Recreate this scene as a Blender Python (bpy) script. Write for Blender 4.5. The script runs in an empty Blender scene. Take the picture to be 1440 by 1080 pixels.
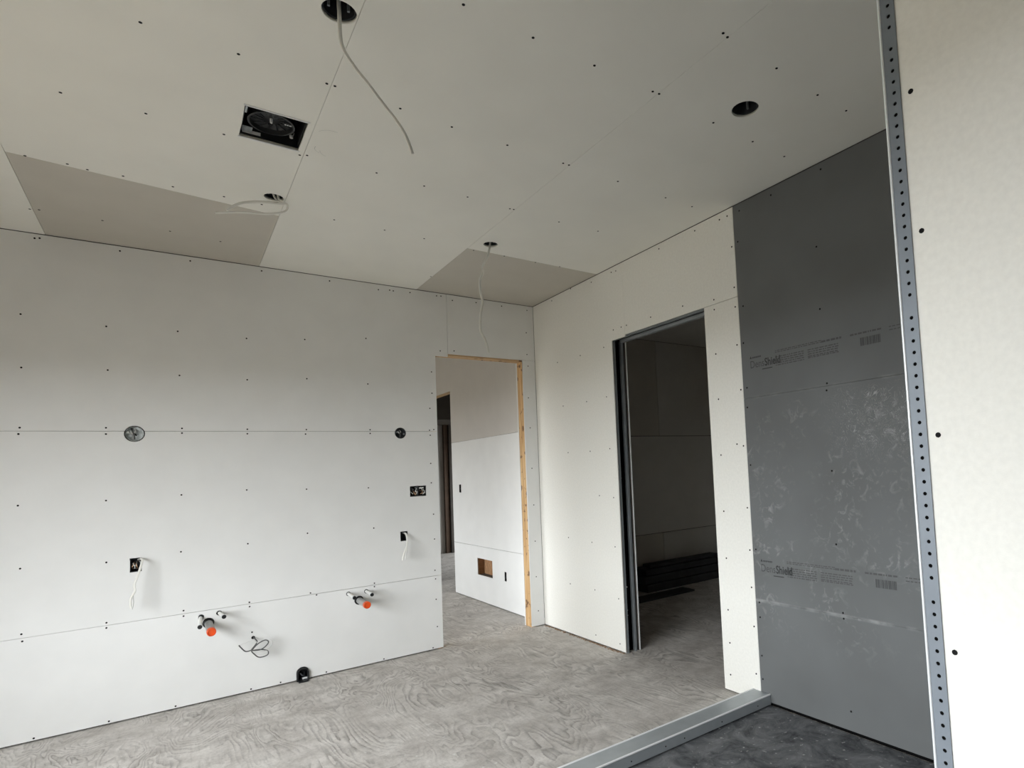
import bpy, bmesh, math, random
from mathutils import Vector, Matrix
random.seed(7)
SC = bpy.context.scene
COL = SC.collection

# ------------------------------------------------------------------ camera
def camera():
    yaw, pitch, roll = (math.radians(a) for a in (37.828, 3.396, -2.699))
    f = Vector((math.sin(yaw)*math.cos(pitch), math.cos(yaw)*math.cos(pitch), math.sin(pitch)))
    r = Vector((math.cos(yaw), -math.sin(yaw), 0)); u = r.cross(f)
    c, s = math.cos(roll), math.sin(roll)
    rr = c*r + s*u; uu = -s*r + c*u
    cd = bpy.data.cameras.new('camera'); cam = bpy.data.objects.new('camera', cd); COL.objects.link(cam)
    m = Matrix((rr, uu, -f)).transposed().to_4x4(); m.translation = Vector((-2.798, -4.968, 1.440))
    cam.matrix_world = m
    cd.sensor_width = 36.0; cd.lens = 826.1/1440*36
    cd.shift_x = (720-878.5)/1440; cd.shift_y = (609.1-540)/1440
    cd.clip_start = 0.02; cd.clip_end = 300
    SC.camera = cam
camera()

# ------------------------------------------------------------------ sky, exposure
WX = -4.6                                   # inner face of the window wall
WIN_1 = (-5.00, -1.40, 0.50, 2.25)          # y0, y1, z0, z1 of the bathroom window
ADDED_OPENING = (3.5, 5.2, 0.9, 2.1)                # unseen opening added to light the far room beyond the hall
WIN_2 = (0.75, 3.2, 0.45, 2.30)             # window of the room beyond the doorway
w = bpy.data.worlds.new('overcast_sky'); SC.world = w; w.use_nodes = True
bg = w.node_tree.nodes['Background']
bg.inputs['Color'].default_value = (0.93, 0.97, 1.0, 1)
SKY = 16.4; HORIZON = 0.75                  # overcast sky, a little dimmer toward the horizon
_nt = w.node_tree; _tc = _nt.nodes.new('ShaderNodeTexCoord'); _sx = _nt.nodes.new('ShaderNodeSeparateXYZ'); _mr = _nt.nodes.new('ShaderNodeMapRange')
_nt.links.new(_tc.outputs['Generated'], _sx.inputs[0]); _nt.links.new(_sx.outputs[2], _mr.inputs[0])
_mr.inputs[3].default_value = SKY*HORIZON; _mr.inputs[4].default_value = SKY
_nt.links.new(_mr.outputs[0], bg.inputs['Strength'])
def portal(name, y0, y1, z0, z1, x=None, turn=-1):
    ld = bpy.data.lights.new(name, 'AREA'); ld.shape = 'RECTANGLE'; ld.size = y1-y0; ld.size_y = z1-z0
    ld.cycles.is_portal = True
    o = bpy.data.objects.new(name, ld); COL.objects.link(o)
    o.location = (WX-0.16 if x is None else x, (y0+y1)/2, (z0+z1)/2); o.rotation_euler = (math.pi/2, 0, turn*math.pi/2)
portal('window_portal', *WIN_1)
portal('window_portal.001', *WIN_2)
portal('window_portal.002', *ADDED_OPENING, 3.31, 1)  # portal of the opening added for the far room
SC.view_settings.view_transform = 'Standard'; SC.view_settings.look = 'None'
SC.view_settings.gamma = 1.0; SC.view_settings.use_curve_mapping = False
SC.view_settings.exposure = 0.0
SC.cycles.max_bounces = 10; SC.cycles.diffuse_bounces = 7; SC.cycles.glossy_bounces = 4

SCREWS_LEFT = [(-3.454,3.018),(-3.432,3.023),(-3.056,3.015),(-2.685,3.016),(-2.261,3.018),(-1.804,3.016),(-3.51,2.538),(-3.121,2.506),(-2.755,2.513),(-2.359,2.503),(-1.984,2.532),(-3.504,2.213),(-3.113,2.223),(-2.746,2.21),(-2.357,2.202),(-1.974,2.231),(-3.507,1.85),(-3.512,1.812),(-3.12,1.851),(-3.12,1.811),(-2.733,1.849),(-2.733,1.817),(-2.359,1.844),(-2.359,1.812),(-1.982,1.843),(-1.988,1.809),(-1.438,3.001),(-1.348,3.011),(-1.319,3.009),(-1.181,3.015),(-0.951,3.02),(-0.913,3.023),(-0.81,2.999),(-0.586,3.01),(-0.333,3.011),(-0.066,3.005),(-1.543,2.584),(-1.536,2.213),(-1.015,2.344),(-1.016,2.159),(-1.038,2.028),(-1.526,1.843),(-1.526,1.813),(-1.046,1.84),(-1.009,1.846),(-1.041,1.797),(-1.043,1.557),(-1.043,1.392),(-0.933,2.534),(-0.808,2.545),(-0.083,2.784),(-0.084,2.572),(-0.077,2.46),(-0.086,2.153),(-0.079,1.865),(-0.076,1.479),(-0.071,1.132),(-0.071,0.791),(-0.074,0.46),(-0.065,0.142),(-3.51,1.387),(-3.118,1.389),(-2.737,1.4),(-2.366,1.411),(-1.987,1.394),(-1.548,1.379),(-3.497,1.016),(-3.115,1.001),(-2.74,1.021),(-2.362,1.031),(-1.985,1.065),(-1.514,1.057),(-1.031,1.126),(-1.029,0.917),(-1.032,0.656),(-1.029,0.584),(-1.029,0.414),(-1.025,0.188),(-1.066,0.008),(-3.431,0.011),(-3.099,0.008),(-2.77,0.015),(-2.351,0.01),(-2.171,0.01),(-1.873,0.014),(-1.459,0.012),(-3.488,0.634),(-3.484,0.592),(-3.113,0.627),(-3.113,0.595),(-2.727,0.631),(-2.727,0.595),(-2.356,0.621),(-2.355,0.591),(-1.971,0.622),(-1.931,0.601),(-1.518,0.624),(-1.519,0.597),(-2.342,0.411)]
SCREWS_RIGHT = [(-1.348,3.002),(-1.287,3.009),(-1.005,3.008),(-0.686,3.04),(-0.359,3.016),(-0.415,2.43),(-0.792,2.425),(-1.14,2.429),(-0.482,2.022),(-0.859,2.018),(-1.148,2.022),(-0.533,1.6),(-0.88,1.594),(-1.16,1.601),(-0.481,0.848),(-0.847,0.832),(-1.171,0.819),(-0.479,0.442),(-0.861,0.44),(-1.187,0.414),(-0.846,0.068),(-1.178,0.063),(-0.986,1.223),(-1.182,1.209),(-2.463,3.005),(-2.529,3.004),(-2.238,3.012),(-1.87,3.009),(-2.552,2.797),(-2.553,2.537),(-2.376,2.504),(-2.083,2.535),(-1.741,2.538),(-1.451,2.542),(-1.383,2.543),(-1.28,2.543),(-2.374,2.439),(-2.552,2.413),(-2.366,2.149),(-2.548,2.173),(-2.367,1.854),(-2.558,1.89),(-2.501,1.556),(-2.552,1.542),(-2.361,1.494),(-2.358,1.135),(-2.554,1.162),(-2.357,0.838),(-2.554,0.905),(-2.347,0.513),(-2.55,0.68),(-2.346,0.307),(-2.552,0.446),(-2.337,0.108),(-2.547,0.164)]
SCREWS_GREY = [(-3.209,3.009),(-2.873,3.001),(-2.629,3.0),(-2.603,2.812),(-3.151,2.598),(-2.615,2.402),(-3.147,2.253),(-2.6,2.174),(-2.607,1.895),(-3.159,1.844),(-3.154,1.806),(-2.601,1.775),(-2.599,1.422),(-3.153,1.373),(-2.601,0.913),(-3.149,0.983),(-2.604,0.598),(-3.162,0.626),(-3.164,0.597),(-2.603,0.51),(-2.599,0.283),(-2.596,0.145),(-3.17,0.123)]
SCREWS_CEIL = [(-2.877,-2.46),(-2.594,-2.464),(-3.144,-1.829),(-2.878,-1.837),(-2.601,-1.83),(-2.294,-2.462),(-2.264,-2.463),(-2.292,-1.818),(-2.262,-1.834),(-3.34,-1.136),(-3.193,-1.141),(-3.122,-1.122),(-2.986,-1.132),(-2.784,-1.125),(-2.559,-1.131),(-2.379,-1.129),(-3.113,-0.425),(-2.796,-0.434),(-2.534,-0.397),(-3.42,-0.415),(-3.381,-0.428),(-2.001,-3.154),(-1.73,-3.151),(-1.455,-3.154),(-2.002,-2.457),(-1.766,-2.446),(-1.485,-2.446),(-1.165,-2.448),(-1.13,-2.449),(-1.937,-1.838),(-1.683,-1.828),(-1.432,-1.83),(-1.157,-1.819),(-1.133,-1.823),(-0.804,-1.811),(-1.697,-1.119),(-1.438,-1.11),(-1.996,-1.12),(-0.502,-1.821),(-1.155,-3.569),(-1.126,-3.564),(-1.154,-3.16),(-1.12,-3.163),(-0.824,-3.558),(-0.525,-3.549),(-0.308,-3.555),(-0.763,-3.143),(-0.475,-3.139),(-0.217,-3.137),(-0.804,-2.446),(-0.439,-2.439),(-0.216,-2.436),(-1.072,-1.079),(-0.836,-1.087),(-0.573,-1.084),(-0.363,-1.096),(-1.135,-0.382)]
# ------------------------------------------------------------------ materials
def mat(name, col, rough=0.85, metal=0.0, var=0.0, scale=8.0, bump=0.0, bscale=200.0, spec=0.4):
    m = bpy.data.materials.new(name); m.use_nodes = True
    nt = m.node_tree; b = nt.nodes['Principled BSDF']
    b.inputs['Base Color'].default_value = (*col, 1); b.inputs['Roughness'].default_value = rough
    b.inputs['Metallic'].default_value = metal; b.inputs['Specular IOR Level'].default_value = spec
    tc = nt.nodes.new('ShaderNodeTexCoord')
    n = nt.nodes.new('ShaderNodeTexNoise'); n.inputs['Scale'].default_value = scale; n.inputs['Detail'].default_value = 6
    nt.links.new(tc.outputs['Object'], n.inputs['Vector'])
    mr = nt.nodes.new('ShaderNodeMapRange'); mr.inputs[1].default_value = 0.3; mr.inputs[2].default_value = 0.7
    mr.inputs[3].default_value = 1-var; mr.inputs[4].default_value = 1+var
    nt.links.new(n.outputs['Fac'], mr.inputs[0])
    mx = nt.nodes.new('ShaderNodeVectorMath'); mx.operation = 'SCALE'; mx.inputs[0].default_value = col
    nt.links.new(mr.outputs[0], mx.inputs['Scale']); nt.links.new(mx.outputs[0], b.inputs['Base Color'])
    if bump:
        n2 = nt.nodes.new('ShaderNodeTexNoise'); n2.inputs['Scale'].default_value = bscale; n2.inputs['Detail'].default_value = 3
        nt.links.new(tc.outputs['Object'], n2.inputs['Vector'])
        bp = nt.nodes.new('ShaderNodeBump'); bp.inputs['Strength'].default_value = bump; bp.inputs['Distance'].default_value = 0.002
        nt.links.new(n2.outputs['Fac'], bp.inputs['Height']); nt.links.new(bp.outputs[0], b.inputs['Normal'])
    return m

def N(nt, t, **kw):
    n = nt.nodes.new(t)
    for k, v in kw.items():
        if k.startswith('i_'):
            key = k[2:]; n.inputs[int(key) if key.isdigit() else key].default_value = v
        else: setattr(n, k, v)
    return n
def math_node(nt, op, a, b=None, clamp=False):
    n = nt.nodes.new('ShaderNodeMath'); n.operation = op; n.use_clamp = clamp
    for i, v in enumerate((a, b)):
        if v is None: continue
        if isinstance(v, (int, float)): n.inputs[i].default_value = v
        else: nt.links.new(v, n.inputs[i])
    return n.outputs[0]
def maprange(nt, v, a, b, c, d):
    n = nt.nodes.new('ShaderNodeMapRange')
    nt.links.new(v, n.inputs[0])
    for i, q in enumerate((a, b, c, d)): n.inputs[i+1].default_value = q
    return n.outputs[0]
def mix(nt, fac, a, b):
    n = nt.nodes.new('ShaderNodeMix'); n.data_type = 'RGBA'
    nt.links.new(fac, n.inputs[0])
    for i, v in ((6, a), (7, b)):
        if isinstance(v, tuple): n.inputs[i].default_value = (*v, 1)
        else: nt.links.new(v, n.inputs[i])
    return n.outputs[2]

def floor_material():
    m = bpy.data.materials.new('dusty_plywood'); m.use_nodes = True; nt = m.node_tree; b = nt.nodes['Principled BSDF']
    tc = N(nt, 'ShaderNodeTexCoord')
    # contour grain: slow noise stretched along y, cut into rings
    mp = N(nt, 'ShaderNodeMapping'); mp.inputs['Scale'].default_value = (3.1, 0.95, 1); nt.links.new(tc.outputs['Object'], mp.inputs[0])
    n1 = N(nt, 'ShaderNodeTexNoise', i_Scale=1.0, i_Detail=3.0, i_Roughness=0.45, i_Distortion=0.5); nt.links.new(mp.outputs[0], n1.inputs[0])
    mps = N(nt, 'ShaderNodeMapping'); mps.inputs['Scale'].default_value = (60, 5, 1); nt.links.new(tc.outputs['Object'], mps.inputs[0])
    ns = N(nt, 'ShaderNodeTexNoise', i_Scale=1.0, i_Detail=6.0, i_Roughness=0.65); nt.links.new(mps.outputs[0], ns.inputs[0])
    nf = N(nt, 'ShaderNodeTexNoise', i_Scale=14.0, i_Detail=6.0, i_Roughness=0.7); nt.links.new(tc.outputs['Object'], nf.inputs[0])
    hgt = math_node(nt, 'ADD', n1.outputs['Fac'], math_node(nt, 'MULTIPLY', nf.outputs['Fac'], 0.022))
    ring = math_node(nt, 'FRACT', math_node(nt, 'MULTIPLY', hgt, 27.0))
    line = math_node(nt, 'MULTIPLY', maprange(nt, ring, 0.35, 0.93, 0.0, 1.0), maprange(nt, ring, 0.93, 1.0, 1.0, 0.0))
    line = math_node(nt, 'MULTIPLY', line, maprange(nt, ns.outputs['Fac'], 0.36, 0.60, 0.25, 1.0))
    n2 = N(nt, 'ShaderNodeTexNoise', i_Scale=2.6, i_Detail=5.0); nt.links.new(tc.outputs['Object'], n2.inputs[0])
    amt = maprange(nt, n2.outputs['Fac'], 0.36, 0.62, 0.10, 0.82)
    grain = math_node(nt, 'MULTIPLY', line, amt, True)
    n3 = N(nt, 'ShaderNodeTexNoise', i_Scale=5.0, i_Detail=9.0, i_Roughness=0.7); nt.links.new(tc.outputs['Object'], n3.inputs[0])
    base = mix(nt, maprange(nt, n3.outputs['Fac'], 0.32, 0.68, 0, 1), (0.43, 0.40, 0.37), (0.74, 0.71, 0.675))
    base = mix(nt, maprange(nt, ns.outputs['Fac'], 0.55, 0.75, 0, 0.30), base, (0.30, 0.28, 0.26))
    c = mix(nt, grain, base, (0.18, 0.165, 0.15))
    ng = N(nt, 'ShaderNodeTexNoise', i_Scale=70.0, i_Detail=5.0, i_Roughness=0.7); nt.links.new(tc.outputs['Object'], ng.inputs[0])
    c = mix(nt, maprange(nt, ng.outputs['Fac'], 0.50, 0.70, 0, 0.35), c, (0.22, 0.205, 0.19))
    # white plaster dust in scattered specks
    n4 = N(nt, 'ShaderNodeTexNoise', i_Scale=34.0, i_Detail=5.0); nt.links.new(tc.outputs['Object'], n4.inputs[0])
    n5 = N(nt, 'ShaderNodeTexNoise', i_Scale=1.6, i_Detail=2.0); nt.links.new(tc.outputs['Object'], n5.inputs[0])
    sp = math_node(nt, 'MULTIPLY', maprange(nt, n4.outputs['Fac'], 0.62, 0.72, 0, 0.8), maprange(nt, n5.outputs['Fac'], 0.45, 0.65, 0, 1), True)
    c = mix(nt, sp, c, (0.75, 0.74, 0.72))
    nt.links.new(c, b.inputs['Base Color']); b.inputs['Roughness'].default_value = 0.8; b.inputs['Specular IOR Level'].default_value = 0.3
    bp = N(nt, 'ShaderNodeBump', i_Strength=0.25, i_Distance=0.002); bp.invert = True
    nt.links.new(grain, bp.inputs['Height']); nt.links.new(bp.outputs[0], b.inputs['Normal'])
    return m

def backer_material():
    m = bpy.data.materials.new('grey_tile_backer'); m.use_nodes = True; nt = m.node_tree; b = nt.nodes['Principled BSDF']
    tc = N(nt, 'ShaderNodeTexCoord'); sx = N(nt, 'ShaderNodeSeparateXYZ'); nt.links.new(tc.outputs['Object'], sx.inputs[0])
    n0 = N(nt, 'ShaderNodeTexNoise', i_Scale=1.7, i_Detail=3.0); nt.links.new(tc.outputs['Object'], n0.inputs[0])
    base = mix(nt, maprange(nt, n0.outputs['Fac'], 0.3, 0.7, 0, 1), (0.125, 0.130, 0.130), (0.152, 0.160, 0.162))
    # rubbed dust: patchy smears below head height
    n1 = N(nt, 'ShaderNodeTexNoise', i_Scale=19.0, i_Detail=7.0, i_Roughness=0.62, i_Distortion=1.1); nt.links.new(tc.outputs['Object'], n1.inputs[0])
    n2 = N(nt, 'ShaderNodeTexNoise', i_Scale=3.6, i_Detail=3.0); nt.links.new(tc.outputs['Object'], n2.inputs[0])
    low = math_node(nt, 'MULTIPLY', maprange(nt, sx.outputs[2], 1.83, 1.70, 0, 1), maprange(nt, sx.outputs[2], 0.35, 0.62, 0, 1))
    a = math_node(nt, 'MULTIPLY', maprange(nt, n1.outputs['Fac'], 0.53, 0.80, 0, 0.5), maprange(nt, n2.outputs['Fac'], 0.44, 0.66, 0, 1))
    a = math_node(nt, 'MULTIPLY', a, low, True)
    # finger scribbles: bands of a distorted noise near the upper far end of the middle sheet
    n3 = N(nt, 'ShaderNodeTexNoise', i_Scale=9.0, i_Detail=2.0, i_Distortion=2.4); nt.links.new(tc.outputs['Object'], n3.inputs[0])
    rg = math_node(nt, 'PINGPONG', math_node(nt, 'MULTIPLY', n3.outputs['Fac'], 14.0), 0.5)
    bx = math_node(nt, 'MULTIPLY', maprange(nt, sx.outputs[1], -3.12, -3.28, 0, 1), maprange(nt, sx.outputs[2], 1.38, 1.52, 0, 1))
    bx = math_node(nt, 'MULTIPLY', bx, maprange(nt, sx.outputs[2], 1.83, 1.74, 0, 1))
    s = math_node(nt, 'MULTIPLY', math_node(nt, 'MULTIPLY', maprange(nt, rg, 0.37, 0.5, 0, 0.5), bx), maprange(nt, n1.outputs['Fac'], 0.4, 0.6, 0.1, 1), True)
    # plaster rubbed along the sheet joints
    n6 = N(nt, 'ShaderNodeTexNoise', i_Scale=7.0, i_Detail=4.0); nt.links.new(tc.outputs['Object'], n6.inputs[0])
    js = None
    for jz, amp in ((0.61, 0.34), (1.83, 0.13)):
        dz = math_node(nt, 'ABSOLUTE', math_node(nt, 'SUBTRACT', sx.outputs[2], jz))
        q = math_node(nt, 'MULTIPLY', maprange(nt, dz, 0.002, 0.013, amp, 0.0), maprange(nt, n6.outputs['Fac'], 0.46, 0.66, 0, 1), True)
        js = q if js is None else math_node(nt, 'MAXIMUM', js, q)
    d = math_node(nt, 'MAXIMUM', math_node(nt, 'MAXIMUM', a, s), js)
    c = mix(nt, d, base, (0.62, 0.63, 0.62))
    nt.links.new(c, b.inputs['Base Color']); b.inputs['Roughness'].default_value = 0.62; b.inputs['Specular IOR Level'].default_value = 0.35
    return m

def pan_material():
    m = bpy.data.materials.new('dark_dusty_membrane'); m.use_nodes = True; nt = m.node_tree; b = nt.nodes['Principled BSDF']
    tc = N(nt, 'ShaderNodeTexCoord')
    n1 = N(nt, 'ShaderNodeTexNoise', i_Scale=6.0, i_Detail=10.0, i_Roughness=0.74, i_Distortion=0.8); nt.links.new(tc.outputs['Object'], n1.inputs[0])
    c = mix(nt, maprange(nt, n1.outputs['Fac'], 0.36, 0.68, 0, 1), (0.03, 0.034, 0.041), (0.24, 0.246, 0.255))
    n2 = N(nt, 'ShaderNodeTexNoise', i_Scale=42.0, i_Detail=4.0); nt.links.new(tc.outputs['Object'], n2.inputs[0])
    c = mix(nt, maprange(nt, n2.outputs['Fac'], 0.64, 0.74, 0, 0.8), c, (0.6, 0.6, 0.58))
    nt.links.new(c, b.inputs['Base Color']); b.inputs['Roughness'].default_value = 0.7
    return m

def wood_material(name, c0, c1, axis):
    m = bpy.data.materials.new(name); m.use_nodes = True; nt = m.node_tree; b = nt.nodes['Principled BSDF']
    tc = N(nt, 'ShaderNodeTexCoord'); mp = N(nt, 'ShaderNodeMapping'); sc = [38.0, 38.0, 38.0]; sc[axis] = 2.2
    mp.inputs['Scale'].default_value = sc; nt.links.new(tc.outputs['Object'], mp.inputs[0])
    n1 = N(nt, 'ShaderNodeTexNoise', i_Scale=1.0, i_Detail=5.0, i_Distortion=0.5); nt.links.new(mp.outputs[0], n1.inputs[0])
    c = mix(nt, maprange(nt, n1.outputs['Fac'], 0.35, 0.65, 0, 1), c0, c1)
    v = N(nt, 'ShaderNodeTexNoise', i_Scale=16.0, i_Detail=3.0); nt.links.new(tc.outputs['Object'], v.inputs[0])
    c = mix(nt, maprange(nt, v.outputs['Fac'], 0.60, 0.66, 0, 0.85), c, (0.10, 0.045, 0.02))
    nt.links.new(c, b.inputs['Base Color']); b.inputs['Roughness'].default_value = 0.75
    return m

M = dict(
    wall=mat('drywall_paper', (0.80, 0.80, 0.785), 0.9, var=0.02, scale=5, bump=0.08, bscale=420, spec=0.2),
    cream=mat('cream_drywall_paper', (0.83, 0.82, 0.77), 0.9, var=0.03, scale=70, bump=0.12, bscale=300, spec=0.2),
    ceil=mat('ceiling_drywall_paper', (0.84, 0.83, 0.77), 0.9, var=0.02, scale=3, spec=0.2),
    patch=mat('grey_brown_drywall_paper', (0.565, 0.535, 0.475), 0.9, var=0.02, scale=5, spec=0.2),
    hall_top=mat('hall_grey_drywall_paper', (0.60, 0.57, 0.53), 0.9, var=0.02, scale=5, spec=0.2),
    core=mat('framing_cavity', (0.10, 0.09, 0.08), 0.95, var=0.1),
    outer=mat('outer_shell', (0.25, 0.22, 0.18), 0.9, var=0.05),
    screw=mat('black_phosphate_screw', (0.012, 0.012, 0.012), 0.8, 0.0, spec=0.1),
    void=mat('hollow_shade', (0.006, 0.006, 0.006), 1.0, spec=0.0),  # flat black standing for shade in gaps and holes
    floor=floor_material(), backer=backer_material(), pan=pan_material(),
    zinc=mat('galvanised_steel', (0.43, 0.462, 0.48), 0.42, 0.3, var=0.05, scale=14),
    bead=mat('bead_steel', (0.195, 0.22, 0.25), 0.5, 0.2, var=0.04, scale=20),
    bright=mat('pale_steel_and_highlight', (0.82, 0.85, 0.87), 0.35, 0.3),  # pale steel; on the bead nose it paints a highlight
    hem=mat('zinc_hem_glint', (0.93, 0.94, 0.94), 0.45),  # near-white colour standing for glints along the curb edges
    silver=mat('silver_box_steel', (0.70, 0.73, 0.73), 0.35, 0.35, var=0.25, scale=45),
    darkst=mat('dark_steel', (0.055, 0.06, 0.065), 0.4, 0.6, var=0.2, scale=20),
    stud=mat('steel_stud', (0.30, 0.325, 0.335), 0.45, 0.35, var=0.08, scale=12),
    black=mat('black_plastic', (0.012, 0.013, 0.014), 0.4),
    fanblack=mat('fan_black', (0.022, 0.023, 0.024), 0.4),
    dgrey=mat('dark_grey_plastic', (0.07, 0.075, 0.08), 0.45, var=0.2, scale=30),
    white=mat('white_plastic', (0.78, 0.78, 0.75), 0.45),
    cable=mat('white_cable_jacket', (0.74, 0.73, 0.68), 0.5),
    wirew=mat('white_wire', (0.7, 0.7, 0.68), 0.5),
    wireg=mat('grey_wire', (0.10, 0.10, 0.10), 0.5),
    copper=mat('copper_wire', (0.65, 0.42, 0.26), 0.35, 0.8),
    orange=mat('orange_test_cap', (0.74, 0.09, 0.012), 0.5),
    ring=mat('grey_pipe', (0.34, 0.34, 0.33), 0.5, var=0.1, scale=40),
    paper=mat('white_sticker', (0.72, 0.73, 0.72), 0.6),
    gsticker=mat('grey_sticker', (0.28, 0.30, 0.30), 0.5, var=0.3, scale=60),
    wood=wood_material('pine_stud', (0.47, 0.27, 0.11), (0.70, 0.48, 0.25), 2),
    woodh=wood_material('pine_header', (0.40, 0.26, 0.13), (0.58, 0.40, 0.22), 0),
    osb=mat('brown_sheathing', (0.36, 0.20, 0.10), 0.85, var=0.25, scale=30),
    darkbrown=mat('dark_brown_stud', (0.10, 0.065, 0.045), 0.85, var=0.2),
    darkpile=mat('charcoal_board', (0.03, 0.03, 0.031), 0.6, var=0.3, scale=6),
    shadewall=mat('shaded_room_drywall', (0.66, 0.64, 0.595), 0.9, var=0.02),  # darker copy of the drywall; the dim rooms' shade is in its colour
    ink=mat('black_ink', (0.035, 0.037, 0.038), 0.7),
    inkgrey=mat('faint_grey_ink', (0.078, 0.081, 0.081), 0.7), inkmid=mat('grey_ink', (0.06, 0.063, 0.064), 0.7),
    ground=mat('outside_ground', (0.085, 0.074, 0.054), 0.95, var=0.15, scale=0.4),
    debris=mat('brown_debris', (0.30, 0.20, 0.13), 0.95, var=0.3, scale=60),
    pencil=mat('pencil_mark', (0.42, 0.42, 0.41), 0.9),
)

# ------------------------------------------------------------------ helpers
def finish(name, me, m, parent=None, smooth=False):
    if m is not None: me.materials.clear(); me.materials.append(m)
    if smooth:
        for p in me.polygons: p.use_smooth = True
    o = bpy.data.objects.new(name, me); COL.objects.link(o)
    if parent is not None: o.parent = parent
    return o
def obj(name, bm, m, parent=None, smooth=False):
    bmesh.ops.recalc_face_normals(bm, faces=bm.faces[:])
    me = bpy.data.meshes.new(name); bm.to_mesh(me); bm.free()
    return finish(name, me, m, parent, smooth)
def tag(o, label=None, cat=None, group=None, kind=None):
    if label: o['label'] = label
    if cat: o['category'] = cat
    if group: o['group'] = group
    if kind: o['kind'] = kind
    return o
def thing(name, label, cat, loc=(0, 0, 0), group=None, kind=None):
    o = bpy.data.objects.new(name, None); COL.objects.link(o); o.empty_display_size = 0.1
    o.location = loc
    return tag(o, label, cat, group, kind)
def add_box(bm, a, b):
    vs = [bm.verts.new((x, y, z)) for x in (a[0], b[0]) for y in (a[1], b[1]) for z in (a[2], b[2])]
    for f in ((0,1,3,2), (4,6,7,5), (0,4,5,1), (2,3,7,6), (0,2,6,4), (1,5,7,3)):
        bm.faces.new([vs[i] for i in f])
def box(name, a, b, m, parent=None, bevel=0.0):
    bm = bmesh.new(); add_box(bm, a, b)
    if bevel: bmesh.ops.bevel(bm, geom=bm.edges[:], offset=bevel, segments=2, affect='EDGES', profile=0.5)
    if parent is not None:
        l = parent_loc(parent)
        for v in bm.verts: v.co -= l
    return obj(name, bm, m, parent)
def boxes(name, lst, m, parent=None):
    bm = bmesh.new()
    for a, b in lst: add_box(bm, a, b)
    if parent is not None:
        l = parent_loc(parent)
        for v in bm.verts: v.co -= l
    return obj(name, bm, m, parent)
def parent_loc(p):
    l = Vector((0, 0, 0))
    while p is not None: l += p.location; p = p.parent
    return l
# a flat sheet with any outline and holes; fn maps (a, b, depth) to the world, depth running 0 (face) to t (back)
def sheet(name, outline, holes, t, fn, m, parent=None):
    cu = bpy.data.curves.new('c', 'CURVE'); cu.dimensions = '2D'; cu.fill_mode = 'BOTH'; cu.extrude = t/2
    for loop in [outline] + list(holes):
        s = cu.splines.new('POLY'); s.points.add(len(loop)-1); s.use_cyclic_u = True
        for p, q in zip(s.points, loop): p.co = (q[0], q[1], 0, 1)
    co = bpy.data.objects.new('c', cu); COL.objects.link(co)
    dg = bpy.context.evaluated_depsgraph_get(); me0 = bpy.data.meshes.new_from_object(co.evaluated_get(dg))
    bpy.data.objects.remove(co); bpy.data.curves.remove(cu)
    bm = bmesh.new(); bm.from_mesh(me0); bpy.data.meshes.remove(me0)
    bmesh.ops.remove_doubles(bm, verts=bm.verts[:], dist=1e-5)
    l = parent_loc(parent) if parent is not None else Vector((0, 0, 0))
    for v in bm.verts: v.co = Vector(fn(v.co.x, v.co.y, v.co.z + t/2)) - l
    return obj(name, bm, m, parent)
ON_LEFT = lambda a, b, d: (a, d, b)            # left wall, face y = 0
ON_RIGHT = lambda a, b, d: (d, a, b)           # right wall, face x = 0
ON_CEIL = lambda a, b, d: (a, b, 3.05 + d)
G = 0.00125
def rect(x0, x1, z0, z1, g=G): return [(x0+g, z0+g), (x1-g, z0+g), (x1-g, z1-g), (x0+g, z1-g)]
def circle(cx, cy, r, n=24, sq=1.0): return [(cx+r*math.cos(2*math.pi*i/n), cy+sq*r*math.sin(2*math.pi*i/n)) for i in range(n)]
def jag(loop, step, amp):                       # hand-cut edge
    out = []
    for i, p in enumerate(loop):
        q = loop[(i+1) % len(loop)]; n = max(1, int(math.dist(p, q)/step))
        for k in range(n):
            out.append((p[0]+(q[0]-p[0])*k/n + random.uniform(-amp, amp), p[1]+(q[1]-p[1])*k/n + random.uniform(-amp, amp)))
    return out
def smooth_path(pts, k=6):
    P = [Vector(p) for p in pts]; out = []
    for i in range(len(P)-1):
        a, b, c, d = P[max(i-1, 0)], P[i], P[i+1], P[min(i+2, len(P)-1)]
        for j in range(k):
            t = j/k
            out.append(0.5*((2*b) + (c-a)*t + (2*a-5*b+4*c-d)*t*t + (3*b-a-3*c+d)*t**3))
    out.append(P[-1]); return out
def tube(name, pts, r, m, parent=None, n=8, k=6, flat=1.0):
    path = smooth_path(pts, k) if k else [Vector(p) for p in pts]
    bm = bmesh.new(); prev = None; up = None
    for i, p in enumerate(path):
        t = (path[min(i+1, len(path)-1)] - path[max(i-1, 0)]).normalized()
        if up is None:
            up = t.orthogonal().normalized()
        up = (up - t*up.dot(t)).normalized(); side = t.cross(up)
        rr = r[i*len(r)//len(path)] if isinstance(r, (list, tuple)) else r
        ring = [bm.verts.new(p + rr*(math.cos(2*math.pi*j/n)*up + flat*math.sin(2*math.pi*j/n)*side)) for j in range(n)]
        if prev:
            for j in range(n): bm.faces.new((prev[j], prev[(j+1) % n], ring[(j+1) % n], ring[j]))
        else: bm.faces.new(ring[::-1])
        prev = ring
    bm.faces.new(prev)
    if parent is not None:
        l = parent_loc(parent)
        for v in bm.verts: v.co -= l
    o_ = obj(name, bm, m, parent, True); o_.data.set_sharp_from_angle(angle=math.radians(60))
    return o_
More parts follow.
